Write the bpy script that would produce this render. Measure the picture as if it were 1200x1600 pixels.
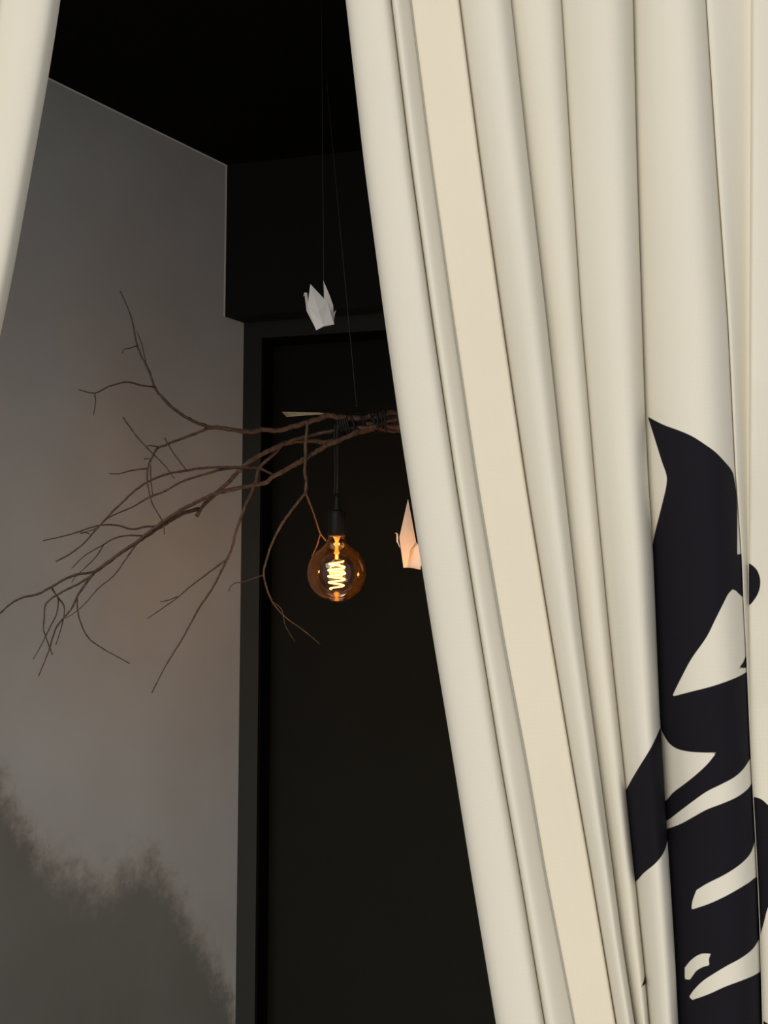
import bpy, bmesh, math, random
import numpy as np
from mathutils import Vector, Matrix
random.seed(7)
for o in list(bpy.data.objects): bpy.data.objects.remove(o)
C = bpy.context.scene.collection
S = bpy.context.scene

# ------------------------------------------------------------------ camera, daylight, exposure
F = 1700.0                                   # focal length for a 1200 x 1600 frame
PITCH = math.radians(5.3); EYE = 1.5
cd = bpy.data.cameras.new('camera'); cam = bpy.data.objects.new('camera', cd); C.objects.link(cam)
cd.sensor_fit = 'VERTICAL'; cd.sensor_height = 24.0; cd.lens = 24.0 * F / 1600.0
cd.clip_start = 0.05
cam.location = (0, 0, EYE); cam.rotation_euler = (math.pi / 2 + PITCH, 0, 0)
S.camera = cam

w = bpy.data.worlds.new('overcast'); S.world = w; w.use_nodes = True
bg = w.node_tree.nodes['Background']
bg.inputs['Color'].default_value = (0.97, 0.98, 1.0, 1); bg.inputs['Strength'].default_value = 0.52

sd = bpy.data.lights.new('hazy_sun', 'SUN'); sun = bpy.data.objects.new('hazy_sun', sd); C.objects.link(sun)
sd.energy = 2.1; sd.angle = math.radians(36); sd.color = (1.0, 0.92, 0.77)
sun.rotation_euler = Vector((0.36, 0.74, -0.50)).to_track_quat('-Z', 'Y').to_euler()

S.view_settings.view_transform = 'Standard'; S.view_settings.look = 'None'
S.view_settings.gamma = 1; S.view_settings.use_curve_mapping = False
S.view_settings.exposure = 0.0

# ------------------------------------------------------------------ helpers
CP, SP = math.cos(PITCH), math.sin(PITCH)
def ray(px, py):
    u = (px - 600) / F; v = -(py - 800) / F
    return Vector((u, CP - v * SP, SP + v * CP))
def at(px, py, depth):
    d = ray(px, py); k = depth / d.y
    return Vector((d.x * k, depth, EYE + d.z * k))
def on_plane(px, py, p, n):
    d = ray(px, py); o = Vector((0, 0, EYE))
    return o + d * ((p - o).dot(n) / d.dot(n))

def mesh(name, verts, faces, mat=None, parent=None, smooth=False):
    me = bpy.data.meshes.new(name); me.from_pydata([tuple(v) for v in verts], [], faces); me.update()
    o = bpy.data.objects.new(name, me); C.objects.link(o)
    if mat: me.materials.append(mat)
    if smooth: me.polygons.foreach_set('use_smooth', [True] * len(me.polygons))
    if parent:
        o.parent = parent
        p = Vector((0, 0, 0)); q = parent
        while q: p += q.location; q = q.parent
        me.transform(Matrix.Translation(-p))
    return o
def empty(name, loc, label, cat, group=None):
    o = bpy.data.objects.new(name, None); C.objects.link(o); o.location = loc; o.empty_display_size = 0.05
    tag(o, label, cat, group); return o
def tag(o, label, cat, group=None):
    o['label'] = label; o['category'] = cat
    if group: o['group'] = group
    return o
def struct(o, label=None):
    o['kind'] = 'structure'
    if label: o['label'] = label
    return o
def prism(foot, z0, z1):
    n = len(foot)
    v = [(p[0], p[1], z0) for p in foot] + [(p[0], p[1], z1) for p in foot]
    f = [tuple(range(n - 1, -1, -1)), tuple(range(n, 2 * n))]
    f += [(i, (i + 1) % n, n + (i + 1) % n, n + i) for i in range(n)]
    return v, f
def fix_normals(o):
    bm = bmesh.new(); bm.from_mesh(o.data); bmesh.ops.recalc_face_normals(bm, faces=bm.faces)
    bm.to_mesh(o.data); bm.free(); return o

def catmull(pts, step):
    out = []; n = len(pts)
    for i in range(n - 1):
        p0 = pts[max(i - 1, 0)]; p1 = pts[i]; p2 = pts[i + 1]; p3 = pts[min(i + 2, n - 1)]
        k = max(1, int((p2 - p1).length / step))
        for j in range(k):
            t = j / k
            out.append(0.5 * ((2 * p1) + (p2 - p0) * t + (2 * p0 - 5 * p1 + 4 * p2 - p3) * t * t + (3 * p1 - p0 - 3 * p2 + p3) * t ** 3))
    out.append(pts[-1]); return out
def tube_data(pts, radii, sides=7, cap=True):
    V = []; Fc = []; n = len(pts)
    up = Vector((0, 0, 1)); nrm = None
    for i, p in enumerate(pts):
        t = (pts[min(i + 1, n - 1)] - pts[max(i - 1, 0)]).normalized()
        if nrm is None:
            nrm = t.cross(up if abs(t.z) < 0.9 else Vector((1, 0, 0))).normalized()
        nrm = (nrm - t * nrm.dot(t)).normalized(); b = t.cross(nrm)
        for k in range(sides):
            a = 2 * math.pi * k / sides
            V.append(p + (nrm * math.cos(a) + b * math.sin(a)) * radii[i])
    for i in range(n - 1):
        for k in range(sides):
            k2 = (k + 1) % sides
            Fc.append((i * sides + k, i * sides + k2, (i + 1) * sides + k2, (i + 1) * sides + k))
    if cap:
        Fc.append(tuple(range(sides - 1, -1, -1))); Fc.append(tuple((n - 1) * sides + k for k in range(sides)))
    return V, Fc
def tube(name, pts, radii, mat, parent=None, sides=8):
    if not isinstance(radii, (list, tuple)): radii = [radii] * len(pts)
    return mesh(name, *tube_data(pts, radii, sides), mat, parent, True)
def lathe(name, prof, centre, mat, parent=None, seg=40):
    V = []; Fc = []; n = len(prof)
    for r, z in prof:
        for k in range(seg):
            a = 2 * math.pi * k / seg
            V.append(centre + Vector((r * math.cos(a), r * math.sin(a), z)))
    for i in range(n - 1):
        for k in range(seg):
            k2 = (k + 1) % seg
            Fc.append((i * seg + k, (i + 1) * seg + k, (i + 1) * seg + k2, i * seg + k2))
    if prof[0][0] > 1e-4: Fc.append(tuple(range(seg)))
    if prof[-1][0] > 1e-4: Fc.append(tuple((n - 1) * seg + k for k in range(seg - 1, -1, -1)))
    o = mesh(name, V, Fc, mat, parent, True)
    bm = bmesh.new(); bm.from_mesh(o.data)
    bmesh.ops.remove_doubles(bm, verts=bm.verts, dist=1e-6); bmesh.ops.recalc_face_normals(bm, faces=bm.faces)
    bm.to_mesh(o.data); bm.free()
    o.data.polygons.foreach_set('use_smooth', [True] * len(o.data.polygons))
    return o

# ------------------------------------------------------------------ materials
def new_mat(name):
    m = bpy.data.materials.new(name); m.use_nodes = True
    nt = m.node_tree; b = nt.nodes['Principled BSDF']; return m, nt, b
def N(nt, kind, **kw):
    n = nt.nodes.new(kind)
    for k, v in kw.items():
        if k.startswith('i_'): n.inputs[k[2:].replace('_', ' ')].default_value = v
        else: setattr(n, k, v)
    return n
def bump(nt, b, scale, strength, dist=0.002, detail=4):
    tc = N(nt, 'ShaderNodeTexCoord'); no = N(nt, 'ShaderNodeTexNoise', i_Scale=scale, i_Detail=detail)
    bp = N(nt, 'ShaderNodeBump', i_Strength=strength, i_Distance=dist)
    nt.links.new(tc.outputs['Object'], no.inputs['Vector']); nt.links.new(no.outputs['Fac'], bp.inputs['Height'])
    nt.links.new(bp.outputs['Normal'], b.inputs['Normal']); return no
def paint(name, col, rough=0.6, var=0.15, scale=6, bs=60, bst=0.15, spec=0.5):
    m, nt, b = new_mat(name); b.inputs['Roughness'].default_value = rough; b.inputs['Specular IOR Level'].default_value = spec
    tc = N(nt, 'ShaderNodeTexCoord'); no = N(nt, 'ShaderNodeTexNoise', i_Scale=scale, i_Detail=5)
    mx = N(nt, 'ShaderNodeMix', data_type='RGBA')
    mx.inputs[6].default_value = (*[c * (1 - var) for c in col], 1); mx.inputs[7].default_value = (*[c * (1 + var) for c in col], 1)
    nt.links.new(tc.outputs['Object'], no.inputs['Vector']); nt.links.new(no.outputs['Fac'], mx.inputs[0])
    nt.links.new(mx.outputs[2], b.inputs['Base Color']); bump(nt, b, bs, bst); return m

M_black = paint('black_ceiling_paint', (0.003, 0.0024, 0.002), 0.95, spec=0.08)
M_soffit = paint('black_beam_paint', (0.010, 0.0096, 0.0078), 0.85, spec=0.15)
M_frame = paint('charcoal_frame_paint', (0.019, 0.019, 0.017), 0.7, spec=0.2)
M_door = paint('black_door_paint', (0.0075, 0.007, 0.0052), 0.75, spec=0.10)
M_reveal_shade = paint('reveal_shade_black', (0.002, 0.002, 0.002), 0.9, spec=0.05)  # near-black colour standing in for the shade inside the door recess
M_floor = paint('grey_concrete', (0.42, 0.41, 0.38), 0.8, 0.2, 3)
M_plain = paint('dark_plaster', (0.10, 0.098, 0.092), 0.85)
M_plastic = paint('black_plastic', (0.004, 0.004, 0.004), 0.55, 0.1, spec=0.2)
M_cord = paint('black_cord', (0.005, 0.0045, 0.004), 0.6, 0.1, spec=0.3)
M_thread = paint('grey_thread', (0.055, 0.054, 0.05), 0.7, 0.1)
M_metal = paint('dark_metal', (0.05, 0.05, 0.05), 0.4, 0.1)
M_splint = paint('split_wood', (0.42, 0.33, 0.21), 0.7, 0.4, 160, 400, 0.4)

def bark_mat():
    m, nt, b = new_mat('bark'); b.inputs['Roughness'].default_value = 0.62
    tc = N(nt, 'ShaderNodeTexCoord'); no = N(nt, 'ShaderNodeTexNoise', i_Scale=120.0, i_Detail=6.0)
    cr = N(nt, 'ShaderNodeValToRGB'); e = cr.color_ramp.elements
    e[0].position = 0.3; e[0].color = (0.022, 0.0115, 0.0085, 1); e[1].position = 0.75; e[1].color = (0.115, 0.056, 0.032, 1)
    nt.links.new(tc.outputs['Object'], no.inputs['Vector']); nt.links.new(no.outputs['Fac'], cr.inputs[0])
    nt.links.new(cr.outputs[0], b.inputs['Base Color'])
    bp = N(nt, 'ShaderNodeBump', i_Strength=0.7, i_Distance=0.003)
    nt.links.new(no.outputs['Fac'], bp.inputs['Height']); nt.links.new(bp.outputs['Normal'], b.inputs['Normal']); return m
M_bark = bark_mat()

def paper_mat():
    m, nt, b = new_mat('white_paper')
    b.inputs['Base Color'].default_value = (0.80, 0.79, 0.80, 1); b.inputs['Roughness'].default_value = 0.8
    tr = N(nt, 'ShaderNodeBsdfTranslucent'); tr.inputs['Color'].default_value = (0.85, 0.78, 0.72, 1)
    ms = N(nt, 'ShaderNodeMixShader'); ms.inputs[0].default_value = 0.20
    nt.links.new(b.outputs[0], ms.inputs[1]); nt.links.new(tr.outputs[0], ms.inputs[2])
    nt.links.new(ms.outputs[0], nt.nodes['Material Output'].inputs['Surface'])
    bump(nt, b, 60, 0.1, 0.002); return m
M_paper = paper_mat()

def cloth_mat(name='cream_canvas', tint=(1, 1, 1)):
    m, nt, b = new_mat(name); b.inputs['Roughness'].default_value = 0.9; b.inputs['Specular IOR Level'].default_value = 0.15
    a = N(nt, 'ShaderNodeAttribute', attribute_name='ink')
    mr = N(nt, 'ShaderNodeMapRange'); mr.inputs['From Min'].default_value = -0.6; mr.inputs['From Max'].default_value = 0.6
    nt.links.new(a.outputs['Fac'], mr.inputs['Value'])
    tc = N(nt, 'ShaderNodeTexCoord'); no = N(nt, 'ShaderNodeTexNoise', i_Scale=5.0, i_Detail=3.0)
    nt.links.new(tc.outputs['Object'], no.inputs['Vector'])
    cm = N(nt, 'ShaderNodeMix', data_type='RGBA')
    cm.inputs[6].default_value = (0.74 * tint[0], 0.71 * tint[1], 0.63 * tint[2], 1); cm.inputs[7].default_value = (0.80 * tint[0], 0.77 * tint[1], 0.69 * tint[2], 1)
    nt.links.new(no.outputs['Fac'], cm.inputs[0])
    mx = N(nt, 'ShaderNodeMix', data_type='RGBA'); mx.inputs[7].default_value = (0.010, 0.009, 0.014, 1)
    nt.links.new(cm.outputs[2], mx.inputs[6]); nt.links.new(mr.outputs['Result'], mx.inputs[0])
    nt.links.new(mx.outputs[2], b.inputs['Base Color'])
    # woven relief: two crossing sets of yarn
    w1 = N(nt, 'ShaderNodeTexWave', wave_type='BANDS', bands_direction='X', i_Scale=260.0, i_Distortion=2.0)
    w2 = N(nt, 'ShaderNodeTexWave', wave_type='BANDS', bands_direction='Z', i_Scale=260.0, i_Distortion=2.0)
    for q in (w1, w2): nt.links.new(tc.outputs['Object'], q.inputs['Vector'])
    ad = N(nt, 'ShaderNodeMath', operation='ADD'); nt.links.new(w1.outputs['Fac'], ad.inputs[0]); nt.links.new(w2.outputs['Fac'], ad.inputs[1])
    bp = N(nt, 'ShaderNodeBump', i_Strength=0.12, i_Distance=0.0006)
    nt.links.new(ad.outputs[0], bp.inputs['Height']); nt.links.new(bp.outputs['Normal'], b.inputs['Normal'])
    tr = N(nt, 'ShaderNodeBsdfTranslucent'); nt.links.new(mx.outputs[2], tr.inputs['Color'])
    ms = N(nt, 'ShaderNodeMixShader'); ms.inputs[0].default_value = 0.10
    nt.links.new(b.outputs[0], ms.inputs[1]); nt.links.new(tr.outputs[0], ms.inputs[2])
    nt.links.new(ms.outputs[0], nt.nodes['Material Output'].inputs['Surface']); return m
M_cloth = cloth_mat()
M_hem = cloth_mat('cream_hem_canvas', (1.03, 1.0, 0.955))

def glass_mat():
    m, nt, b = new_mat('smoked_amber_glass'); nt.nodes.remove(b)
    out = nt.nodes['Material Output']
    t = N(nt, 'ShaderNodeBsdfTransparent'); t.inputs['Color'].default_value = (0.68, 0.62, 0.56, 1)
    g = N(nt, 'ShaderNodeBsdfGlossy'); g.inputs['Roughness'].default_value = 0.03; g.inputs['Color'].default_value = (1, 0.95, 0.9, 1)
    d = N(nt, 'ShaderNodeBsdfTranslucent'); d.inputs['Color'].default_value = (0.85, 0.36, 0.08, 1)
    m1 = N(nt, 'ShaderNodeMixShader'); m1.inputs[0].default_value = 0.0025
    nt.links.new(t.outputs[0], m1.inputs[1]); nt.links.new(d.outputs[0], m1.inputs[2])
    fr = N(nt, 'ShaderNodeFresnel', i_IOR=1.5)
    m2 = N(nt, 'ShaderNodeMixShader'); nt.links.new(fr.outputs[0], m2.inputs[0])
    nt.links.new(m1.outputs[0], m2.inputs[1]); nt.links.new(g.outputs[0], m2.inputs[2])
    nt.links.new(m2.outputs[0], out.inputs['Surface']); return m
M_glass = glass_mat()
def emit_mat():
    m, nt, b = new_mat('glowing_filament'); nt.nodes.remove(b)
    e = N(nt, 'ShaderNodeEmission'); e.inputs['Color'].default_value = (1.0, 0.47, 0.10, 1); e.inputs['Strength'].default_value = 14.0
    nt.links.new(e.outputs[0], nt.nodes['Material Output'].inputs['Surface']); return m
M_fil = emit_mat()
M_stem = paint('amber_glass_stem', (0.75, 0.42, 0.16), 0.25, 0.05)

# ------------------------------------------------------------------ the room
CORNER_Y = 2.95
c0 = at(355, 258, CORNER_Y); Z_CEIL = c0.z
A = Vector((math.sin(math.radians(34.7)), math.cos(math.radians(34.7)), 0))      # left wall runs away along A
B = Vector((math.sin(math.radians(104.4)), math.cos(math.radians(104.4)), 0))    # back wall runs right along B
NB = Vector((B.y, -B.x, 0));  NB = NB if NB.y < 0 else -NB                       # back wall normal, into the room
NL = Vector((A.y, -A.x, 0))                                                      # left wall normal, into the room
corner = Vector((c0.x, c0.y, 0))

# grey plaster wall with a smoky mural
def mural_mat():
    m, nt, b = new_mat('smoky_mural_plaster'); b.inputs['Roughness'].default_value = 0.9
    L = nt.links
    tc = N(nt, 'ShaderNodeTexCoord'); sx = N(nt, 'ShaderNodeSeparateXYZ'); L.new(tc.outputs['Object'], sx.inputs[0])
    pts = [(-60, 1150), (-25, 1195), (0, 1248), (16, 1278), (36, 1310), (62, 1352), (84, 1372), (112, 1388), (150, 1403), (178, 1398), (200, 1380), (225, 1370), (246, 1372), (256, 1392), (270, 1420), (292, 1455), (318, 1500), (345, 1545), (362, 1585), (372, 1640)]
    sz = []
    for px, py in pts:
        p = on_plane(px, py, corner, NL); sz.append(((p - corner).dot(-A), p.z))
    sz.sort()
    s0, s1 = sz[0][0], sz[-1][0]; z0 = min(z for _, z in sz); z1 = max(z for _, z in sz)
    mr = N(nt, 'ShaderNodeMapRange'); mr.inputs['From Min'].default_value = s0; mr.inputs['From Max'].default_value = s1
    nb = N(nt, 'ShaderNodeTexNoise', i_Scale=30.0, i_Detail=6.0, i_Roughness=0.7); L.new(tc.outputs['Object'], nb.inputs['Vector'])
    wob = N(nt, 'ShaderNodeMath', operation='MULTIPLY_ADD'); wob.inputs[1].default_value = 0.05; wob.inputs[2].default_value = -0.025
    L.new(nb.outputs['Fac'], wob.inputs[0])
    xs = N(nt, 'ShaderNodeMath', operation='ADD'); L.new(sx.outputs[0], xs.inputs[0]); L.new(wob.outputs[0], xs.inputs[1])
    L.new(xs.outputs[0], mr.inputs['Value'])
    cr = N(nt, 'ShaderNodeValToRGB'); els = cr.color_ramp.elements
    for i, (s, z) in enumerate(sz):
        e = els[i] if i < 2 else els.new(0.5)
        e.position = (s - s0) / (s1 - s0) if i != 1 else 1.0
    st = sorted(((s - s0) / (s1 - s0), (z - z0) / (z1 - z0)) for s, z in sz)
    for e, (p, v) in zip(els, st): e.position = p; 
    for e, (p, v) in zip(sorted(els, key=lambda q: q.position), st): e.color = (v, v, v, 1)
    L.new(mr.outputs['Result'], cr.inputs[0])
    hz = N(nt, 'ShaderNodeMapRange'); hz.inputs['To Min'].default_value = z0; hz.inputs['To Max'].default_value = z1
    L.new(cr.outputs[0], hz.inputs['Value'])
    # height above the painted ridge, made ragged
    d = N(nt, 'ShaderNodeMath', operation='SUBTRACT'); L.new(sx.outputs[2], d.inputs[0]); L.new(hz.outputs['Result'], d.inputs[1])
    mp = N(nt, 'ShaderNodeMapping'); mp.inputs['Scale'].default_value = (1, 1, 0.85); L.new(tc.outputs['Object'], mp.inputs['Vector'])
    n2 = N(nt, 'ShaderNodeTexNoise', i_Scale=20.0, i_Detail=9.0, i_Roughness=0.72); L.new(mp.outputs[0], n2.inputs['Vector'])
    r2 = N(nt, 'ShaderNodeMath', operation='MULTIPLY_ADD'); r2.inputs[1].default_value = 0.26; r2.inputs[2].default_value = -0.13
    L.new(n2.outputs['Fac'], r2.inputs[0])
    d2 = N(nt, 'ShaderNodeMath', operation='ADD'); L.new(d.outputs[0], d2.inputs[0]); L.new(r2.outputs[0], d2.inputs[1])
    ink = N(nt, 'ShaderNodeMapRange', interpolation_type='SMOOTHSTEP')
    ink.inputs['From Min'].default_value = -0.05; ink.inputs['From Max'].default_value = 0.075
    ink.inputs['To Min'].default_value = 1; ink.inputs['To Max'].default_value = 0
    L.new(d2.outputs[0], ink.inputs['Value'])
    # mottled upper paint
    n3 = N(nt, 'ShaderNodeTexNoise', i_Scale=2.2, i_Detail=3.0); L.new(tc.outputs['Object'], n3.inputs['Vector'])
    c3 = N(nt, 'ShaderNodeValToRGB'); e = c3.color_ramp.elements
    e[0].position = 0.32; e[0].color = (0.375, 0.370, 0.364, 1); e[1].position = 0.68; e[1].color = (0.425, 0.447, 0.458, 1)
    L.new(n3.outputs['Fac'], c3.inputs[0])
    # wet brown tide line at the ridge
    t1 = N(nt, 'ShaderNodeMapRange', interpolation_type='SMOOTHSTEP'); t1.inputs['From Min'].default_value = 0.12; t1.inputs['From Max'].default_value = 0.0
    L.new(d2.outputs[0], t1.inputs['Value'])
    mxb = N(nt, 'ShaderNodeMix', data_type='RGBA', blend_type='MULTIPLY'); mxb.inputs[7].default_value = (0.84, 0.79, 0.72, 1)
    L.new(t1.outputs['Result'], mxb.inputs[0]); L.new(c3.outputs[0], mxb.inputs[6])
    n4 = N(nt, 'ShaderNodeTexNoise', i_Scale=3.0, i_Detail=4.0); L.new(tc.outputs['Object'], n4.inputs['Vector'])
    c4 = N(nt, 'ShaderNodeValToRGB'); e = c4.color_ramp.elements
    e[0].position = 0.3; e[0].color = (0.140, 0.138, 0.128, 1); e[1].position = 0.7; e[1].color = (0.175, 0.18, 0.17, 1)
    L.new(n4.outputs['Fac'], c4.inputs[0])
    mx = N(nt, 'ShaderNodeMix', data_type='RGBA'); L.new(ink.outputs['Result'], mx.inputs[0]); L.new(mxb.outputs[2], mx.inputs[6]); L.new(c4.outputs[0], mx.inputs[7])
    # bare plaster line left along the ceiling joint and the beam end
    g1 = N(nt, 'ShaderNodeMath', operation='GREATER_THAN'); g1.inputs[1].default_value = Z_CEIL - 0.0045; L.new(sx.outputs[2], g1.inputs[0])
    mg = N(nt, 'ShaderNodeMix', data_type='RGBA'); mg.inputs[7].default_value = (0.75, 0.73, 0.68, 1)
    L.new(g1.outputs[0], mg.inputs[0]); L.new(mx.outputs[2], mg.inputs[6])
    g2 = N(nt, 'ShaderNodeMath', operation='LESS_THAN'); g2.inputs[1].default_value = 0.007; L.new(sx.outputs[0], g2.inputs[0])
    g3 = N(nt, 'ShaderNodeMath', operation='GREATER_THAN'); g3.inputs[1].default_value = Z_SOFF; L.new(sx.outputs[2], g3.inputs[0])
    g4 = N(nt, 'ShaderNodeMath', operation='MULTIPLY'); L.new(g2.outputs[0], g4.inputs[0]); L.new(g3.outputs[0], g4.inputs[1])
    mh = N(nt, 'ShaderNodeMix', data_type='RGBA'); mh.inputs[7].default_value = (0.72, 0.70, 0.66, 1)
    L.new(g4.outputs[0], mh.inputs[0]); L.new(mg.outputs[2], mh.inputs[6])
    L.new(mh.outputs[2], b.inputs['Base Color'])
    bp = N(nt, 'ShaderNodeBump', i_Strength=0.15, i_Distance=0.004); L.new(n2.outputs['Fac'], bp.inputs['Height']); L.new(bp.outputs['Normal'], b.inputs['Normal'])
    return m
Z_SOFF = at(355, 495, CORNER_Y).z
# local x runs from the beam's end toward the entrance, local y into the room's outside
wl_verts, wl_faces = prism([(-0.45, 0), (1.95, 0), (1.95, 0.12), (-0.45, 0.12)], 0, Z_CEIL)
wl = mesh('wall_left', wl_verts, wl_faces, mural_mat())
wl.matrix_world = Matrix(((-A.x, -NL.x, 0, corner.x), (-A.y, -NL.y, 0, corner.y), (0, 0, 1, 0), (0, 0, 0, 1)))
fix_normals(wl); struct(wl, 'smoky grey plaster wall with a dark painted mountain ridge')

f0 = corner + A * 0.077                       # where the door frame meets the left wall
RECESS = 0.08
d_plane = f0 - NB * RECESS
def bdist(px, py, p): return (on_plane(px, py, p, NB) - p).dot(B)
b_in = bdist(404, 1000, f0)                   # inner edge of the left jamb
z_head = on_plane(425, 527, f0, NB).z
WID = 0.95
def bbox(p, b0, b1, n0, n1):                  # footprint in the back wall's own axes
    return [p + B * b0 + NB * n0, p + B * b1 + NB * n0, p + B * b1 + NB * n1, p + B * b0 + NB * n1]
def bprism(name, p, b0, b1, n0, n1, z0, z1, mat, parent=None):
    return fix_normals(mesh(name, *prism(bbox(p, b0, b1, n0, n1), z0, z1), mat, parent))
k = (0.072 + 0.0)
struct(fix_normals(mesh('trim_1', *prism([corner, corner + B * 2.6, corner + B * 2.6 - NB * 0.30, corner + A * (0.30 / abs(A.dot(NB)))], Z_SOFF, Z_CEIL), M_soffit)), 'black boxed beam above the doorway')
struct(bprism('trim_2', f0, 0.0, b_in, -0.14, 0.0, 0, Z_SOFF, M_frame), 'charcoal door jamb beside the grey wall')
struct(bprism('trim_3', f0, b_in, b_in + WID, -0.14, 0.0, z_head, Z_SOFF, M_frame), 'charcoal door head under the black beam')
struct(bprism('trim_4', f0, b_in + WID, b_in + WID + 0.05, -0.14, 0.0, 0, Z_SOFF, M_frame), 'charcoal door jamb hidden behind the curtain')
bprism('reveal_shade', f0, b_in, b_in + 0.006, -0.08, -0.003, 0, z_head, M_reveal_shade, bpy.data.objects['trim_2'])  # added dark strip: the jamb reveal's shade put in as colour
bprism('reveal_shade', f0, b_in, b_in + WID, -0.08, -0.003, z_head - 0.006, z_head, M_reveal_shade, bpy.data.objects['trim_3'])  # the same painted shade under the door head
dr = struct(bprism('door_1', d_plane, b_in - 0.002, b_in + WID + 0.002, -0.045, 0.0, 0.005, z_head + 0.004, M_door), 'plain black door leaf set back in its frame')
hp = d_plane + B * (b_in + WID - 0.09) + Vector((0, 0, 1.02))
hv = [hp, hp + NB * 0.045, hp + NB * 0.05 - B * 0.02, hp + NB * 0.05 - B * 0.12]
tube('door_handle', [Vector(v) for v in hv], 0.009, M_metal, dr)
struct(bprism('wall_back', f0, b_in + WID + 0.05, 2.5, -0.14, 0.0, 0, Z_SOFF, M_soffit), 'black wall to the right of the door')
ent_y = 1.22
rc = corner + B * 2.45
pl = Vector((wl.matrix_world @ Vector((1.95, 0, 0))))
struct(fix_normals(mesh('wall_right', *prism([(rc.x - 0.05, ent_y), (rc.x + 0.1, ent_y), (rc.x + 0.1, 3.0), (rc.x - 0.05, 3.0)], 0, Z_CEIL), M_plain)), 'dark plaster wall on the right')
struct(fix_normals(mesh('ceiling', *prism([(-2.0, ent_y), (2.3, ent_y), (2.3, 3.7), (-2.0, 3.7)], Z_CEIL, Z_CEIL + 0.12), M_black)), 'black painted ceiling')
struct(mesh('floor', *prism([(-4, -4), (4, -4), (4, 4), (-4, 4)], -0.1, 0), M_floor), 'grey concrete floor')
HEAD_Z = Z_CEIL - 0.07
struct(fix_normals(mesh('wall_front', *prism([(-2.0, ent_y - 0.10), (2.3, ent_y - 0.10), (2.3, ent_y), (-2.0, ent_y)], HEAD_Z, Z_CEIL + 0.12), M_plain)), 'lintel above the curtained entrance')

# ------------------------------------------------------------------ curtains
def interp(tab, y):
    return np.interp(y, [t[1] for t in tab], [t[0] for t in tab]) if tab[0][1] <= y <= tab[-1][1] else (
        tab[0][0] + (tab[1][0] - tab[0][0]) / (tab[1][1] - tab[0][1]) * (y - tab[0][1]) if y < tab[0][1] else
        tab[-1][0] + (tab[-1][0] - tab[-2][0]) / (tab[-1][1] - tab[-2][1]) * (y - tab[-1][1]))
def smooth_tab(tab, ys):
    x = np.array([interp(tab, y) for y in ys]); 
    yy = np.arange(ys[0], ys[-1] + 1, 4.0); xx = np.array([interp(tab, y) for y in yy])
    ker = np.hanning(41); ker /= ker.sum(); pad = 20
    lo = xx[0] - (xx[1] - xx[0]) * np.arange(pad, 0, -1); hi = xx[-1] + (xx[-1] - xx[-2]) * np.arange(1, pad + 1)
    xs = np.convolve(np.concatenate([lo, xx, hi]), ker, 'valid')
    return np.interp(ys, yy, xs)

ROWS = np.concatenate([np.arange(-170, 630, 10.0), np.arange(630, 1606, 3.0), np.arange(1610, 1800, 10.0)])
TA = [(522, -170), (540, 0), (568, 250), (601, 500), (628, 690), (658, 880), (677, 1000), (702, 1150), (737, 1370), (775, 1600), (808, 1800)]
TB = [(592, -170), (611, 0), (641, 250), (675, 500), (713, 760), (751, 1000), (782, 1192), (812, 1364), (851, 1600), (884, 1800)]
TC = [(620, -170), (642, 0), (674, 250), (709, 500), (747, 760), (787, 1000), (823, 1192), (852, 1364), (898, 1600), (934, 1800)]
TD = [(696, -170), (717, 0), (749, 250), (784, 500), (822, 760), (861, 1000), (893, 1192), (923, 1364), (962, 1600), (995, 1800)]
TE = [(780, -170), (798, 0), (825, 250), (854, 500), (882, 760), (909, 1000), (935, 1192), (958, 1364), (973, 1479), (992, 1600), (1022, 1800)]
TF = [(866, -170), (877, 0), (892, 250), (908, 500), (930, 760), (953, 1000), (978, 1234), (986, 1318), (993, 1378), (1001, 1460), (1008, 1524), (1014, 1600), (1032, 1800)]
TG = [(984, -170), (989, 0), (995, 250), (1003, 500), (1008, 651), (1014, 775), (1020, 851), (1026, 1000), (1031, 1120), (1036, 1200), (1041, 1284), (1047, 1370), (1054, 1480), (1060, 1600), (1070, 1800)]
TH = [(1092, -170), (1104, 0), (1120, 250), (1138, 500), (1150, 752), (1159, 865), (1161, 932), (1166, 1020), (1170, 1120), (1173, 1185), (1177, 1252), (1180, 1310), (1184, 1380), (1188, 1480), (1191, 1594), (1197, 1800)]
TI = [(1176, -170), (1174, 0), (1173, 250), (1171, 500), (1170, 800), (1170, 980), (1171, 1060), (1174, 1180), (1178, 1252), (1182, 1320), (1186, 1400), (1190, 1500), (1193, 1600), (1199, 1800)]
TJ = [(1290, -170), (1285, 0), (1275, 800), (1270, 1800)]
TK = [(1380, -170), (1370, 0), (1350, 800), (1330, 1800)]
X = {k: smooth_tab(t, ROWS) for k, t in dict(A=TA, B=TB, C=TC, D=TD, E=TE, F=TF, G=TG, H=TH, I=TI, J=TJ, K=TK).items()}
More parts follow.
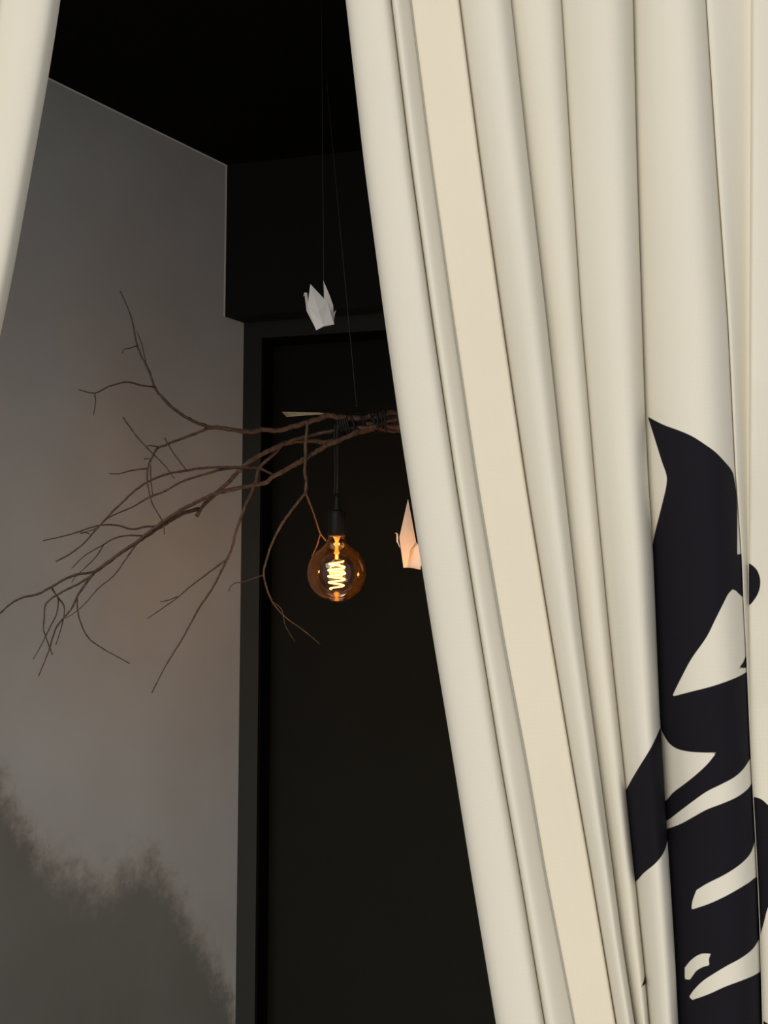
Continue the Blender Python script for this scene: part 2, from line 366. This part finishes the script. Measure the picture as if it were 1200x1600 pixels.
# cross-sections: (position across the fold, swell toward the viewer)
FOLD = [(0, .08), (.04, .24), (.12, .42), (.26, .68), (.42, .88), (.57, .98), (.68, 1.0), (.79, .94), (.88, .79), (.95, .57), (.99, .36), (1.0, .16), (.993, .04)]
def dense(prof, n):
    p = [Vector((a, b, 0)) for a, b in prof]
    c = catmull(p, 1e9) if False else None
    out = []
    m = len(p)
    seg = np.array([0] + list(np.cumsum([math.hypot((p[i + 1].x - p[i].x) * 2.0, p[i + 1].y - p[i].y) for i in range(m - 1)])))
    for q in np.linspace(0, seg[-1], n):
        i = min(int(np.searchsorted(seg, q, 'right')) - 1, m - 2); t = (q - seg[i]) / (seg[i + 1] - seg[i])
        p0 = p[max(i - 1, 0)]; p1 = p[i]; p2 = p[i + 1]; p3 = p[min(i + 2, m - 1)]
        v = 0.5 * ((2 * p1) + (p2 - p0) * t + (2 * p0 - 5 * p1 + 4 * p2 - p3) * t * t + (3 * p1 - p0 - 3 * p2 + p3) * t ** 3)
        out.append((v.x, v.y))
    return out
def poly_sdf(px, py, poly):                   # positive inside
    P = np.stack([px, py], -1); V = np.array(poly, float); W = np.roll(V, -1, 0)
    best = np.full(px.shape, 1e9); inside = np.zeros(px.shape, bool)
    for a, b in zip(V, W):
        e = b - a; r = P - a; t = np.clip((r @ e) / max(e @ e, 1e-9), 0, 1)
        dd = np.linalg.norm(r - t[..., None] * e, axis=-1); best = np.minimum(best, dd)
        c = ((a[1] > py) != (b[1] > py))
        with np.errstate(divide='ignore', invalid='ignore'):
            xi = (b[0] - a[0]) * (py - a[1]) / (b[1] - a[1] if b[1] != a[1] else 1e-9) + a[0]
        inside ^= c & (px < xi)
    return np.where(inside, best, -best)
BIRD = [(1012, 651), (1036.5, 663.6), (1061, 672.6), (1081.5, 681.6), (1099.5, 693), (1117.5, 706), (1133, 722), (1144.5, 737), (1148.5, 755), (1151, 775), (1152, 809), (1152, 842), (1152, 867), (1159, 864.6), (1240, 860), (1240, 2000), (980, 2000), (980, 851.5), (1019.6, 851.5), (1023, 833.5), (1029.8, 806.5), (1036.5, 779.5), (1041, 759), (1041.5, 743.5), (1034, 721), (1025, 692)]
HOLES = [
 [(1144.5, 921), (1138, 928), (1131, 941.5), (1117.5, 968.5), (1104, 995.5), (1080, 1030), (1064, 1060), (1054, 1080), (1050.4, 1088.4), (1080, 1080.6), (1110, 1073), (1136, 1064.4), (1156, 1056), (1168, 1049), (1230, 1044), (1230, 936), (1161, 933.7), (1153.5, 927), (1149, 922.5)],
 [(1020, 1110), (1032, 1138), (1038, 1150), (1046, 1162), (1058, 1170), (1076, 1174.4), (1100, 1176), (1119.4, 1176), (1106, 1193), (1088, 1210), (1068, 1226), (1052, 1238), (1039, 1251.6), (1010, 1262), (1000, 1110)],
 [(1015, 1294), (1041, 1283), (1064, 1266), (1084, 1251), (1104, 1237), (1128, 1225), (1148, 1214), (1162, 1201), (1173, 1184), (1235, 1184), (1235, 1223), (1175, 1223), (1168, 1233), (1152, 1245), (1130, 1255), (1104, 1265), (1084, 1276), (1064, 1287), (1041.6, 1295), (1015, 1300)],
 [(1088, 1391), (1104, 1381), (1128, 1369), (1148, 1357), (1164, 1344), (1174, 1331), (1179.6, 1314), (1240, 1314), (1240, 1370), (1183.6, 1370), (1170, 1379), (1152, 1390), (1132, 1401), (1108, 1412), (1080.4, 1421.4), (1082, 1408)],
 [(1070, 1512), (1078, 1502), (1088, 1494), (1098, 1490), (1111, 1490.4), (1107.6, 1498), (1108.4, 1508), (1098, 1511), (1088, 1517), (1082, 1525), (1078, 1530.6), (1070, 1530)],
 [(1076.6, 1558), (1084, 1547), (1098, 1533), (1116, 1521), (1136, 1509), (1158, 1497), (1176, 1483), (1186, 1468), (1250, 1468), (1250, 1518), (1188, 1518), (1176, 1525), (1156, 1533), (1132, 1542), (1108, 1553), (1082, 1562.4)]]
SLIVER = [(1172, 978), (1166.5, 1000), (1165.5, 1024), (1161, 1035), (1154, 1044.4), (1172, 1043)]
TAIL = [(1060, 1138), (1031, 1138), (1026, 1150), (1016, 1170), (1000, 1196), (988, 1216), (978.4, 1234), (960, 1270), (960, 1400), (993, 1378), (1006, 1364), (1022, 1351), (1032, 1340), (1039, 1328), (1043, 1314), (1060, 1310)]
FLECK = [(1008, 1523), (1012, 1534), (1008, 1538), (1001, 1544), (1005.5, 1534)]
DOT = [(1150, 876), (1170, 880), (1181.6, 889), (1187, 901), (1188, 913), (1185, 926), (1178, 938), (1170, 946), (1150, 950)]
WING = [(1150, 1240), (1177, 1245), (1188, 1248), (1196, 1254), (1215, 1275), (1228, 1310), (1228, 1360), (1212, 1395), (1200, 1418), (1194, 1440), (1187, 1466), (1150, 1490)]
FOOT = [(1180, 1590), (1191, 1594), (1206, 1603), (1215, 1640), (1215, 1800), (1170, 1800)]
def rounded(poly):                            # curve through the points, sharp corners kept
    P = [Vector((a, b)) for a, b in poly]; n = len(P); T = []
    for i in range(n):
        d0 = P[i] - P[i - 1]; d1 = P[(i + 1) % n] - P[i]
        T.append(None if d0.length < 1e-6 or d1.length < 1e-6 or d0.angle(d1) > math.radians(38) or max(d0.length, d1.length) > 60 else (P[(i + 1) % n] - P[i - 1]).normalized())
    out = []
    for i in range(n):
        a, b = P[i], P[(i + 1) % n]; L = (b - a).length
        if L > 60: out.append(tuple(a)); continue
        ta = T[i] if T[i] else ((b - a).normalized()); tb = T[(i + 1) % n] if T[(i + 1) % n] else ((b - a).normalized())
        for j in range(4):
            t = j / 4; h1 = 2 * t ** 3 - 3 * t * t + 1; h2 = t ** 3 - 2 * t * t + t; h3 = 3 * t * t - 2 * t ** 3; h4 = t ** 3 - t * t
            out.append(tuple(a * h1 + ta * L * h2 + b * h3 + tb * L * h4))
    return out
BIRD, TAIL, DOT, WING = [rounded(q) for q in (BIRD, TAIL, DOT, WING)]; HOLES = [rounded(q) for q in HOLES]
def ink_for(fold, px, py):
    if fold == 'GH':
        v = poly_sdf(px, py, BIRD)
        for h in HOLES: v = np.minimum(v, -poly_sdf(px, py, h))
        return np.maximum(v, poly_sdf(px, py, SLIVER))
    if fold == 'FG': return poly_sdf(px, py, TAIL)
    if fold == 'EF': return poly_sdf(px, py, FLECK)
    if fold == 'IJ': return np.maximum(np.maximum(poly_sdf(px, py, DOT), poly_sdf(px, py, WING)), poly_sdf(px, py, FOOT))
    return np.full(px.shape, -5.0)

def base_depth(px): return 1.13 - 0.00010 * (px - 540)
def cloth_strip(name, folds, parent, depth_fn, rows=ROWS, XX=X, mat=None):
    """folds: (left line, right line, cross-section, swell in metres, columns)"""
    cols = []                                 # per column: px array, depth array, ink array
    for fi, (l, r, prof, amp, n) in enumerate(folds):
        L_, R_ = XX[l], XX[r]
        pr = dense(prof, n)
        wob = 1.0 + 0.10 * np.sin(rows / 260.0 + fi * 1.7)
        for (s, h) in pr:
            px = L_ + (R_ - L_) * s
            a = amp(rows) if callable(amp) else amp * wob
            cols.append((px, depth_fn(px) - a * h, ink_for(l + r, np.clip(px, np.minimum(L_, R_) - 2, R_ + 2), rows)))
    nc = len(cols); nr = len(rows)
    PX = np.stack([c[0] for c in cols], 1); DY = np.stack([c[1] for c in cols], 1); IK = np.stack([c[2] for c in cols], 1)
    u = (PX - 600) / F; v = -(rows[:, None] - 800) / F
    dy = CP - v * SP; dz = SP + v * CP
    k = DY / dy
    V = np.stack([u * k, DY, EYE + dz * k], -1).reshape(-1, 3)
    idx = np.arange(nr * nc).reshape(nr, nc)
    Q = np.stack([idx[:-1, :-1], idx[1:, :-1], idx[1:, 1:], idx[:-1, 1:]], -1).reshape(-1, 4)
    o = mesh(name, V.tolist(), Q.tolist(), mat or M_cloth, parent, True)
    at_ = o.data.attributes.new('ink', 'FLOAT', 'POINT'); at_.data.foreach_set('value', IK.reshape(-1).astype(np.float32))
    return o

cur = empty('curtain', at(860, -170, 1.1), 'cream canvas curtain drawn to the right with a bold black print', 'curtain')
EDGE = [(.10, -1.1), (.02, -.75), (.0, -.45), (.012, -.15), (.06, .18), (.18, .42), (.4, .60), (.65, .70), (.84, .70), (.94, .55), (.99, .35), (1.0, .15), (.985, -.05)]
BEAD = [(0, .15), (.04, .45), (.12, .70), (.25, .80), (.45, .72), (.7, .50), (.9, .28), (1.0, .2)]
HEM = [(0, .2), (.02, .36), (.06, .42), (.3, .48), (.6, .56), (.85, .64), (.95, .66), (.985, .58), (1.0, .40), (.985, .0)]
cloth_strip('panel', [('A', 'B', EDGE, .036, 34), ('B', 'C', BEAD, .030, 18)], cur, base_depth)
cloth_strip('hem_band', [('C', 'D', HEM, .026, 30)], cur, base_depth, mat=M_hem)
cloth_strip('panel', [('D', 'E', FOLD, .040, 30), ('E', 'F', [(s, h * (0.75 if s < .9 else .75)) for s, h in FOLD], .032, 40), ('F', 'G', FOLD, .046, 48), ('G', 'H', FOLD, .050, 76), ('H', 'I', [(0, .85), (.1, .88), (.3, .76), (.6, .5), (.85, .3), (1.0, .25)], .026, 14), ('I', 'J', [(0, .9), (.02, 1.15), (.1, 1.3), (.5, 1.2), (.8, 1.1), (.93, .93), (.99, .6), (.99, .1)], (lambda q: np.interp(q, [600, 1100], [.020, .004])), 60), ('J', 'K', FOLD, .03, 18)], cur, base_depth)
# stitched seam along the hem
sp = []
for i in range(0, len(ROWS), 2):
    sp.append(at(X['C'][i], ROWS[i], base_depth(X['C'][i]) - 0.27 * 0.026 - 0.0012))
tube('seam', sp, 0.0013, M_cloth, cur, 6)

LROWS = np.arange(-170, 1300, 10.0)
le = [(112, -170), (95, 0), (75, 125), (57, 225), (40, 320), (20, 430), (0, 527), (-45, 750), (-95, 1000), (-160, 1300)]
def shift(tab, a, b): return [(x - (a + (b - a) * (y + 170) / 1470.0), y) for x, y in tab]
XL = {'Z': smooth_tab(le, LROWS), 'Y': smooth_tab(shift(le, 112, 70), LROWS), 'W': smooth_tab(shift(le, 220, 140), LROWS), 'V': smooth_tab(shift(le, 340, 215), LROWS)}
lcur = empty('curtain', at(0, -170, 1.0), 'plain cream curtain edge hanging at the upper left', 'curtain')
LEDGE = [(0, 0), (.05, .2), (.15, .42), (.3, .66), (.5, .88), (.65, .97), (.78, .97), (.88, .86), (.95, .62), (.99, .3), (1.0, 0), (.985, -.4), (.93, -.7)]
cloth_strip('panel', [('V', 'W', FOLD, .03, 24), ('W', 'Y', FOLD, .03, 24), ('Y', 'Z', LEDGE, .032, 40)], lcur, lambda px: 1.02 + 0 * px, LROWS, XL)

rod_z = at(600, -170, 1.11).z + 0.012
rod = empty('curtain_rod', (0, 1.05, rod_z), 'dark metal rod carrying both curtains above the entrance', 'curtain rod')
tube('pole', [Vector((-0.95, 1.06, rod_z)), Vector((0.95, 1.06, rod_z))], 0.011, M_metal, rod, 14)
for sx_ in (-0.9, 0.9):
    tube('bracket', [Vector((sx_, 1.06, rod_z)), Vector((sx_, 1.06, HEAD_Z + 0.03)), Vector((sx_, ent_y - 0.095, HEAD_Z + 0.03))], 0.008, M_metal, rod, 8)

# ------------------------------------------------------------------ the hanging branch
def bdepth(px): return 2.40 - (560 - px) / 600.0 * 0.33
br = empty('hanging_branch', at(540, 660, 2.4), 'bare brown branch bundle hung on a thread above the lit globe bulb', 'branch')
PXM = 2.4 / F                                   # metres per pixel around the lamp
def branch(name, pts, r0, r1, parent, dz0=0.0, dz1=0.0, knob=0.12):
    n = len(pts)
    P = [at(x, y, bdepth(x) + dz0 + (dz1 - dz0) * i / (n - 1)) for i, (x, y) in enumerate(pts)]
    Q = catmull(P, 0.006); m = len(Q); R = []
    rnd = random.Random(hash(tuple(pts[0])) % 9999)
    for i in range(m):
        t = i / (m - 1); r = (r0 + (r1 - r0) * t) * PXM * 0.5
        R.append(r * (1 + rnd.uniform(-knob, knob)))
        if 0 < i < m - 1: Q[i] = Q[i] + Vector((rnd.uniform(-1, 1), rnd.uniform(-1, 1), rnd.uniform(-1, 1))) * r * 0.18
    return tube(name, Q, R, M_bark, parent, 8)
# first limb, rising to the left
l1 = branch('limb', [(640, 650), (600, 652), (560, 654), (527, 652), (513, 649), (497, 655), (479, 661), (455, 667), (433, 673), (412, 671), (393, 675), (367, 672), (340, 668), (327, 668)], 11, 6, br, 0.0, -0.02)
t = branch('twig', [(329, 668), (300, 657), (273, 640), (255, 623), (242, 605), (233, 580), (220, 555), (213, 535), (207, 503), (198, 477), (187, 454)], 5.5, 1.6, l1, -0.02, -0.06)
for q in ([(228, 568), (222, 540), (214, 518)], [(214, 540), (203, 544), (193, 546), (191, 552)]): branch('twig', q, 1.8, 1.2, l1, -0.04, -0.05)
branch('twig', [(242, 605), (220, 602), (198, 597), (170, 604), (148, 614), (123, 609)], 3.0, 1.6, l1, -0.04, -0.08)
branch('twig', [(148, 614), (149, 630), (146, 649)], 2.0, 1.2, l1, -0.08, -0.09)
branch('twig', [(327, 668), (307, 677), (277, 688), (257, 696), (247, 700), (240, 710), (232, 727), (230, 747), (233, 770), (238, 787), (247, 803), (255, 818), (257, 835)], 4.5, 1.5, l1, -0.02, -0.05)
for q in ([(247, 698), (233, 696), (229, 699)], [(192, 652), (210, 677), (230, 700), (240, 710), (257, 727), (273, 748)], [(257, 684), (267, 702), (280, 720), (291, 734)],
          [(230, 732), (207, 735), (187, 740), (171, 740)], [(225, 717), (232, 716), (237, 718)], [(235, 727), (236, 753), (239, 777)]):
    branch('twig', q, 2.4, 1.5, l1, -0.035, -0.045)
# second limb, the thick bow running down to the left
l2 = branch('limb', [(640, 662), (590, 668), (552, 678), (516, 691), (489, 688), (460, 689), (436, 696), (415, 707), (391, 720), (377, 732), (356, 755), (333, 775), (315, 793), (307, 807)], 10, 5.5, br, 0.015, 0.03)
branch('limb', [(600, 664), (552, 669), (524, 673), (500, 677), (484, 681), (462, 686), (448, 692)], 8, 5, br, 0.0, 0.012)
l3 = branch('limb', [(312, 795), (287, 802), (260, 817), (240, 830), (213, 848), (187, 865), (163, 883), (147, 894)], 6, 5, br, 0.03, 0.02)
for q, a, b in (([(147, 894), (113, 900), (80, 917), (60, 928), (37, 933), (17, 943), (0, 958), (-22, 972)], 4, 2),
                ([(147, 897), (123, 912), (97, 925), (72, 943), (69, 967), (68, 983), (72, 997), (82, 1023)], 3.4, 1.8),
                ([(80, 917), (90, 933), (100, 947), (99, 967), (93, 990), (87, 1008)], 2.6, 1.2),
                ([(91, 935), (89, 957), (78, 980), (67, 1003), (52, 1030)], 2.4, 1.4),
                ([(147, 895), (130, 917), (120, 933), (110, 953), (90, 977), (82, 997), (75, 1020), (60, 1057)], 3.6, 1.5),
                ([(120, 933), (123, 963), (137, 995), (160, 1013), (183, 1026), (203, 1037)], 2.4, 1.5),
                ([(213, 850), (197, 873), (177, 900), (153, 920), (133, 943), (117, 957), (103, 966)], 2.6, 1.2),
                ([(222, 837), (197, 837), (177, 842), (160, 852), (133, 868), (112, 888)], 2.6, 1.2),
                ([(162, 851), (150, 870), (133, 887), (117, 902), (112, 910)], 2.2, 1.1),
                ([(247, 822), (227, 823), (207, 827), (183, 821), (160, 820), (140, 825), (110, 835), (67, 845)], 3.0, 1.6),
                ([(139, 834), (133, 832), (126, 834)], 1.8, 1.0)):
    branch('twig', q, a, b, l3, 0.02, 0.015 + random.uniform(-0.02, 0.02))
# third limb, lowest of the bundle
l4 = branch('limb', [(645, 668), (600, 667), (565, 672), (537, 685), (511, 696), (484, 712), (452, 731), (428, 744), (412, 755), (380, 761), (353, 767), (333, 773), (300, 788), (273, 803), (247, 821), (227, 836), (217, 845)], 9, 4.5, br, -0.01, 0.022)
branch('twig', [(428, 743), (407, 733), (383, 731), (350, 733), (313, 743), (283, 753), (257, 768), (233, 777), (207, 792), (173, 807), (160, 817), (147, 827), (125, 833)], 4.4, 1.4, l4, 0.005, 0.0)
branch('twig', [(392, 731), (377, 730), (340, 730), (313, 732), (287, 736), (260, 741), (233, 752), (210, 767), (193, 783), (173, 802), (160, 817), (143, 835), (130, 850), (107, 867), (87, 877)], 4.2, 2.0, l4, 0.0, -0.01)
# fourth limb, falling straight toward the lower left
l5 = branch('limb', [(441, 694), (428, 709), (417, 719), (404, 733), (400, 750), (393, 768), (383, 790), (370, 827), (362, 857), (353, 877), (333, 917), (313, 947), (293, 983), (282, 1003), (263, 1033), (250, 1057), (237, 1083)], 5.5, 1.6, br, 0.03, 0.05)
branch('twig', [(353, 875), (323, 897), (293, 920), (273, 937), (230, 967)], 3, 1.2, l5, 0.04, 0.04)
branch('twig', [(277, 932), (263, 938), (250, 940)], 2, 1.2, l5, 0.04, 0.04)
# hanging limb beside the bulb
l6 = branch('limb', [(480, 658), (478, 693), (477, 720), (476, 736), (479, 752), (477, 771)], 5.5, 5.5, br, -0.012, -0.012, 0.25)
branch('twig', [(477, 770), (457, 795), (439, 821), (424, 851), (415, 879), (412, 897), (417, 921), (427, 943), (445, 964), (467, 980), (483, 992), (500, 1007)], 4.2, 1.4, l6, -0.012, 0.0)
branch('twig', [(477, 770), (485, 789), (493, 811), (500, 832), (509, 845)], 3.6, 2.2, l6, -0.012, 0.07)
for q, a, b in (([(411, 899), (392, 905), (376, 910), (367, 911), (360, 917), (357, 924)], 2.2, 1.3), ([(427, 941), (440, 953), (446, 978), (461, 1003)], 1.6, .8)):
    branch('twig', q, a, b, l6, 0.0, -0.01)
branch('twig', [(500, 834), (497, 847), (492, 860), (487, 869)], 2.6, 1.6, l6, 0.05, 0.08)
# hidden run of the bundle behind the curtain
for k_, (ya, yb, rr) in enumerate(((650, 646, 9), (660, 656, 9), (668, 664, 8))):
    branch('limb', [(575 + 8 * k_, ya + 1), (612, ya - 5 + 5 * k_), (640, ya + 2), (690, yb + 4), (760, yb), (840, yb + 6), (900, yb + 4 * k_)], rr, 5, br, -0.014 + 0.012 * k_, 0.0, 0.25)
# short stubs and shavings on the thick end
for (x0, y0, x1, y1) in ((578, 668, 622, 655), (572, 662, 616, 668), (584, 654, 618, 646), (560, 668, 606, 672)):
    branch('limb', [(x0, y0), ((x0 + x1) / 2, (y0 + y1) / 2 - 2), (x1, y1)], 6, 5, br, -0.022, -0.018, 0.3)
# pale splintered end
sv = []; sf = []
for i in range(7):
    y0 = 644.5 + i * 1.15; x0 = 441 + (i * 37 % 9); d = 2.375 + (i % 3) * 0.002
    n = len(sv)
    pA = at(x0, y0 - .5, d); pB = at(470, 645 + i * .65, d); pC = at(500 + i * 2, 645.0 + i * .25, d + 0.004)
    for p, r in ((pA, .0004), (pB, .0009), (pC, .0004)):
        sv += [p + Vector((0, -r, r)), p + Vector((0, r, r)), p + Vector((0, r, -r)), p + Vector((0, -r, -r))]
    for s_ in (0, 4):
        for q in range(4): sf.append((n + s_ + q, n + s_ + (q + 1) % 4, n + s_ + 4 + (q + 1) % 4, n + s_ + 4 + q))
    sf.append((n, n + 1, n + 2, n + 3)); sf.append((n + 11, n + 10, n + 9, n + 8))
so = mesh('splintered_end', sv, sf, M_splint, br); so['label'] = 'pale split wood end'

# ------------------------------------------------------------------ pendant lamps
def helix(axis0, axis1, r, turns, steps=18, jitter=0.0, flat=1.0):
    t = (axis1 - axis0).normalized(); u = t.cross(Vector((0, 1, 0))).normalized(); v = t.cross(u); out = []
    n = int(turns * steps)
    for i in range(n + 1):
        a = 2 * math.pi * i / steps; rr = r * (1 + random.uniform(-jitter, jitter))
        out.append(axis0.lerp(axis1, i / n) + u * math.cos(a) * rr + v * math.sin(a) * rr * flat)
    return out
def pendant(px, depth, y_branch, y_globe, label, watts):
    c = at(px, y_globe, depth); pxm = depth / F
    R = 46 * pxm
    root = empty('pendant_lamp', c, label, 'pendant lamp')
    top = at(px + 1, y_branch, depth)
    sock_b = 57 * pxm; sock_t = 97 * pxm; grip_t = 124 * pxm
    # flex: two strands, a little apart
    cp = [c + Vector((0, 0, grip_t - 0.004)), c + Vector((0.001, 0, grip_t + 0.05)), top + Vector((0, -0.02, -0.02)), top + Vector((0.002, -0.022, 0.01))]
    tube('cord', catmull(cp, 0.01), 0.0034, M_cord, root, 10)
    tube('cord', catmull([p + Vector((-0.0052, -0.003, 0)) for p in cp], 0.01), 0.0021, M_cord, root, 8)
    # turns of flex tying it to the bundle
    w0 = at(px + 2, y_branch - 7, depth); w1 = at(px + 20, y_branch - 10, depth)
    tube('cord_wrap', helix(w0, w1, 0.023, 5, 18, 0.10), 0.0030, M_cord, root, 7)
    w2 = at(px + 57, y_branch - 14, depth + .01); w3 = at(px + 80, y_branch - 14, depth + .01)
    tube('cord_wrap', helix(w1, w2, 0.021, 2.5, 18, 0.12), 0.0026, M_cord, root, 7)
    tube('cord_wrap', helix(w2, w3, 0.024, 4, 18, 0.15), 0.0026, M_cord, root, 7)
    lathe('cord_grip', [(0.0, grip_t), (0.0055, grip_t), (0.0065, grip_t - 0.012), (0.0078, sock_t + 0.006), (0.012, sock_t - 0.001), (0.0, sock_t - 0.001)], c, M_plastic, root, 24)
    lathe('socket', [(0.0, sock_t), (0.0165, sock_t), (0.0190, sock_t - 0.0025), (0.0195, sock_t - 0.02), (0.0205, sock_b + 0.010), (0.0205, sock_b + 0.002), (0.0195, sock_b), (0.0, sock_b)], c, M_plastic, root, 32)
    prof = []
    for i in range(25):
        a = -math.pi / 2 + (math.pi / 2 + 0.80) * i / 24
        prof.append((R * math.cos(a) if i else 0.0, R * math.sin(a)))
    nr = 0.0188
    r_e, z_e = prof[-1]
    zt = sock_b + 0.001
    prof += [(r_e * .86, z_e + (zt - z_e) * .14), (nr + (r_e - nr) * .52, z_e + (zt - z_e) * .30), (nr + (r_e - nr) * .24, z_e + (zt - z_e) * .50), (nr + (r_e - nr) * .08, z_e + (zt - z_e) * .72), (nr, zt - 0.004), (nr, zt)]
    zs = [p for p in prof]
    glass = lathe('bulb', zs, c, M_glass, root, 64)
    # spiral filament
    fil = []; n = 120; turns = 4.6
    for i in range(n + 1):
        t_ = i / n; a = 2 * math.pi * turns * t_; rr = 0.0165 * (0.72 + 0.42 * math.sin(math.pi * (0.15 + 0.75 * t_)))
        fil.append(c + Vector((rr * math.cos(a), rr * math.sin(a), 0.026 - 0.062 * t_)))
    tube('filament', fil, 0.0017, M_fil, glass, 8)
    lathe('glass_stem', [(0.0, 0.030), (0.003, 0.030), (0.0035, 0.040), (0.007, 0.044), (0.0035, 0.048), (0.004, 0.070), (0.009, zt - 0.001), (0.0, zt - 0.001)], c, M_stem, glass, 20)
    for s_ in (-1, 1):
        tube('lead_wire', [c + Vector((0.004 * s_, 0, 0.042)), c + Vector((0.006 * s_, 0.002, 0.030)), (fil[0] if s_ > 0 else c + Vector((-.003, 0, -0.036)))], 0.0005, M_metal, glass, 6)
    ld = bpy.data.lights.new('bulb_light', 'POINT'); ld.energy = watts; ld.color = (1.0, 0.44, 0.10); ld.shadow_soft_size = 0.018
    lo = bpy.data.objects.new('bulb_light', ld); C.objects.link(lo); lo.parent = root; lo.location = (0, 0, -0.004)
    return root
pendant(526, 2.40, 672, 895, 'lit smoked globe bulb hanging on black cord from the branch', 1.8)
pendant(716, 2.38, 660, 905, 'second lit globe bulb hanging hidden behind the drawn curtain', 1.4)

# ------------------------------------------------------------------ paper cranes
def paper(name, pts, faces, parent, thick=0.0005):
    o = mesh(name, pts, faces, M_paper, parent)
    md = o.modifiers.new('thickness', 'SOLIDIFY'); md.thickness = thick; md.offset = 0
    return o
D1 = 2.10
def p1(x, y, d=0.0): return at(x, y, D1 + d)
cr1 = empty('paper_crane', p1(505, 500), 'folded white paper crane hanging highest, in front of the black beam', 'origami crane', None)
# near wing: kite with a centre crease
paper('wing', [p1(485, 444, .010), p1(511, 472, -.004), p1(522, 507, -.016), p1(506, 509, -.024), p1(494, 516, -.020), p1(480.5, 478, -.002), p1(498, 487, -.020)],
      [(0, 6, 1), (1, 6, 3, 2), (0, 5, 6), (5, 4, 3, 6)], cr1)
paper('wing', [p1(505, 438, .040), p1(514.5, 460, .040), p1(520.5, 477, .036), p1(522, 507, .022), p1(511, 497, .034), p1(506, 464, .042)],
      [(0, 5, 1), (1, 5, 4, 2), (2, 4, 3)], cr1)
paper('body', [p1(494, 516, -.019), p1(506, 509, -.022), p1(522, 507, -.015), p1(522, 507, .022), p1(507, 510, .030), p1(495, 514, .020)],
      [(0, 1, 4, 5), (1, 2, 3, 4)], cr1)
paper('neck', [p1(475.5, 457, .010), p1(480, 458, .012), p1(482, 480, .008), p1(494, 515, .000), p1(479, 486, .006)], [(0, 1, 2, 4), (4, 2, 3)], cr1)
paper('head', [p1(475.5, 457, .010), p1(480, 457.5, .012), p1(474, 463, .004)], [(0, 2, 1)], cr1)
paper('tail', [p1(521, 505, .010), p1(520.8, 490, .024), p1(525, 484, .030), p1(523, 492, .026)], [(0, 1, 3), (1, 2, 3)], cr1)
D2 = 2.44
def p2(x, y, d=0.0): return at(x, y, D2 + d)
cr2 = empty('paper_crane', p2(645, 880), 'paper crane half hidden by the curtain edge, glowing orange beside the bulb', 'origami crane')
paper('wing', [p2(637.5, 780, .028), p2(624, 840, .000), p2(630.5, 887, -.010), p2(636, 886, -.002), p2(640.5, 859, .012), p2(650, 847, .030), p2(636, 842, .012)],
      [(0, 1, 6), (0, 6, 5), (1, 2, 3, 6), (6, 3, 4, 5)], cr2)
paper('wing', [p2(650, 847, .040), p2(640.5, 859, .036), p2(636, 886, .020), p2(657, 886, .004), p2(672, 850, .004), p2(676, 786, .030), p2(654, 852, .022)],
      [(0, 1, 6), (1, 2, 3, 6), (6, 3, 4), (6, 4, 5)], cr2)
paper('body', [p2(630.5, 887, -.009), p2(636, 886, .019), p2(657, 886, .005), p2(657, 890, .002), p2(650, 886.5, .000)], [(0, 4, 3, 1), (1, 3, 2)], cr2)
paper('neck', [p2(619.5, 833, -.004), p2(622, 835, -.002), p2(622, 845, .000), p2(625.5, 857, .004), p2(619.5, 846, -.002)], [(0, 1, 2, 4), (4, 2, 3)], cr2)
paper('head', [p2(619.3, 832, -.004), p2(622, 835, -.002), p2(617, 833.5, -.012)], [(0, 2, 1)], cr2)
paper('tail', [p2(655, 887, .030), p2(654, 882, .034), p2(672, 868, .045)], [(0, 2, 1)], cr2)

# ------------------------------------------------------------------ threads
def ceil_point(px, depth):                     # the point of the ceiling at that depth
    x = (px - 600) / F
    for py in range(-400, 800):
        p = at(px, py, depth)
        if p.z <= Z_CEIL: return Vector((p.x, p.y, Z_CEIL))
def thread(top, bottom, label, r=0.0006):
    o = empty('hanging_thread', bottom, label, 'thread')
    tube('strand', [top, top.lerp(bottom, .5), bottom], r, M_thread, o, 6)
    lathe('knot', [(0, .002), (.0015, .001), (.0015, -.001), (0, -.002)], bottom, M_thread, o, 10)
thread(ceil_point(509, 2.42), at(557, 634, 2.40), 'grey thread slanting from the ceiling down to the branch')
thread(ceil_point(502, 2.11), at(506, 470, 2.115), 'faint thread hanging straight above the highest paper crane', 0.0004)
thread(ceil_point(660, 2.47), at(653, 850, 2.485), 'thread holding the paper crane at the curtain edge', 0.0004)
thread(ceil_point(860, 2.42), at(845, 655, 2.53), 'thread holding the hidden thick end of the branch')
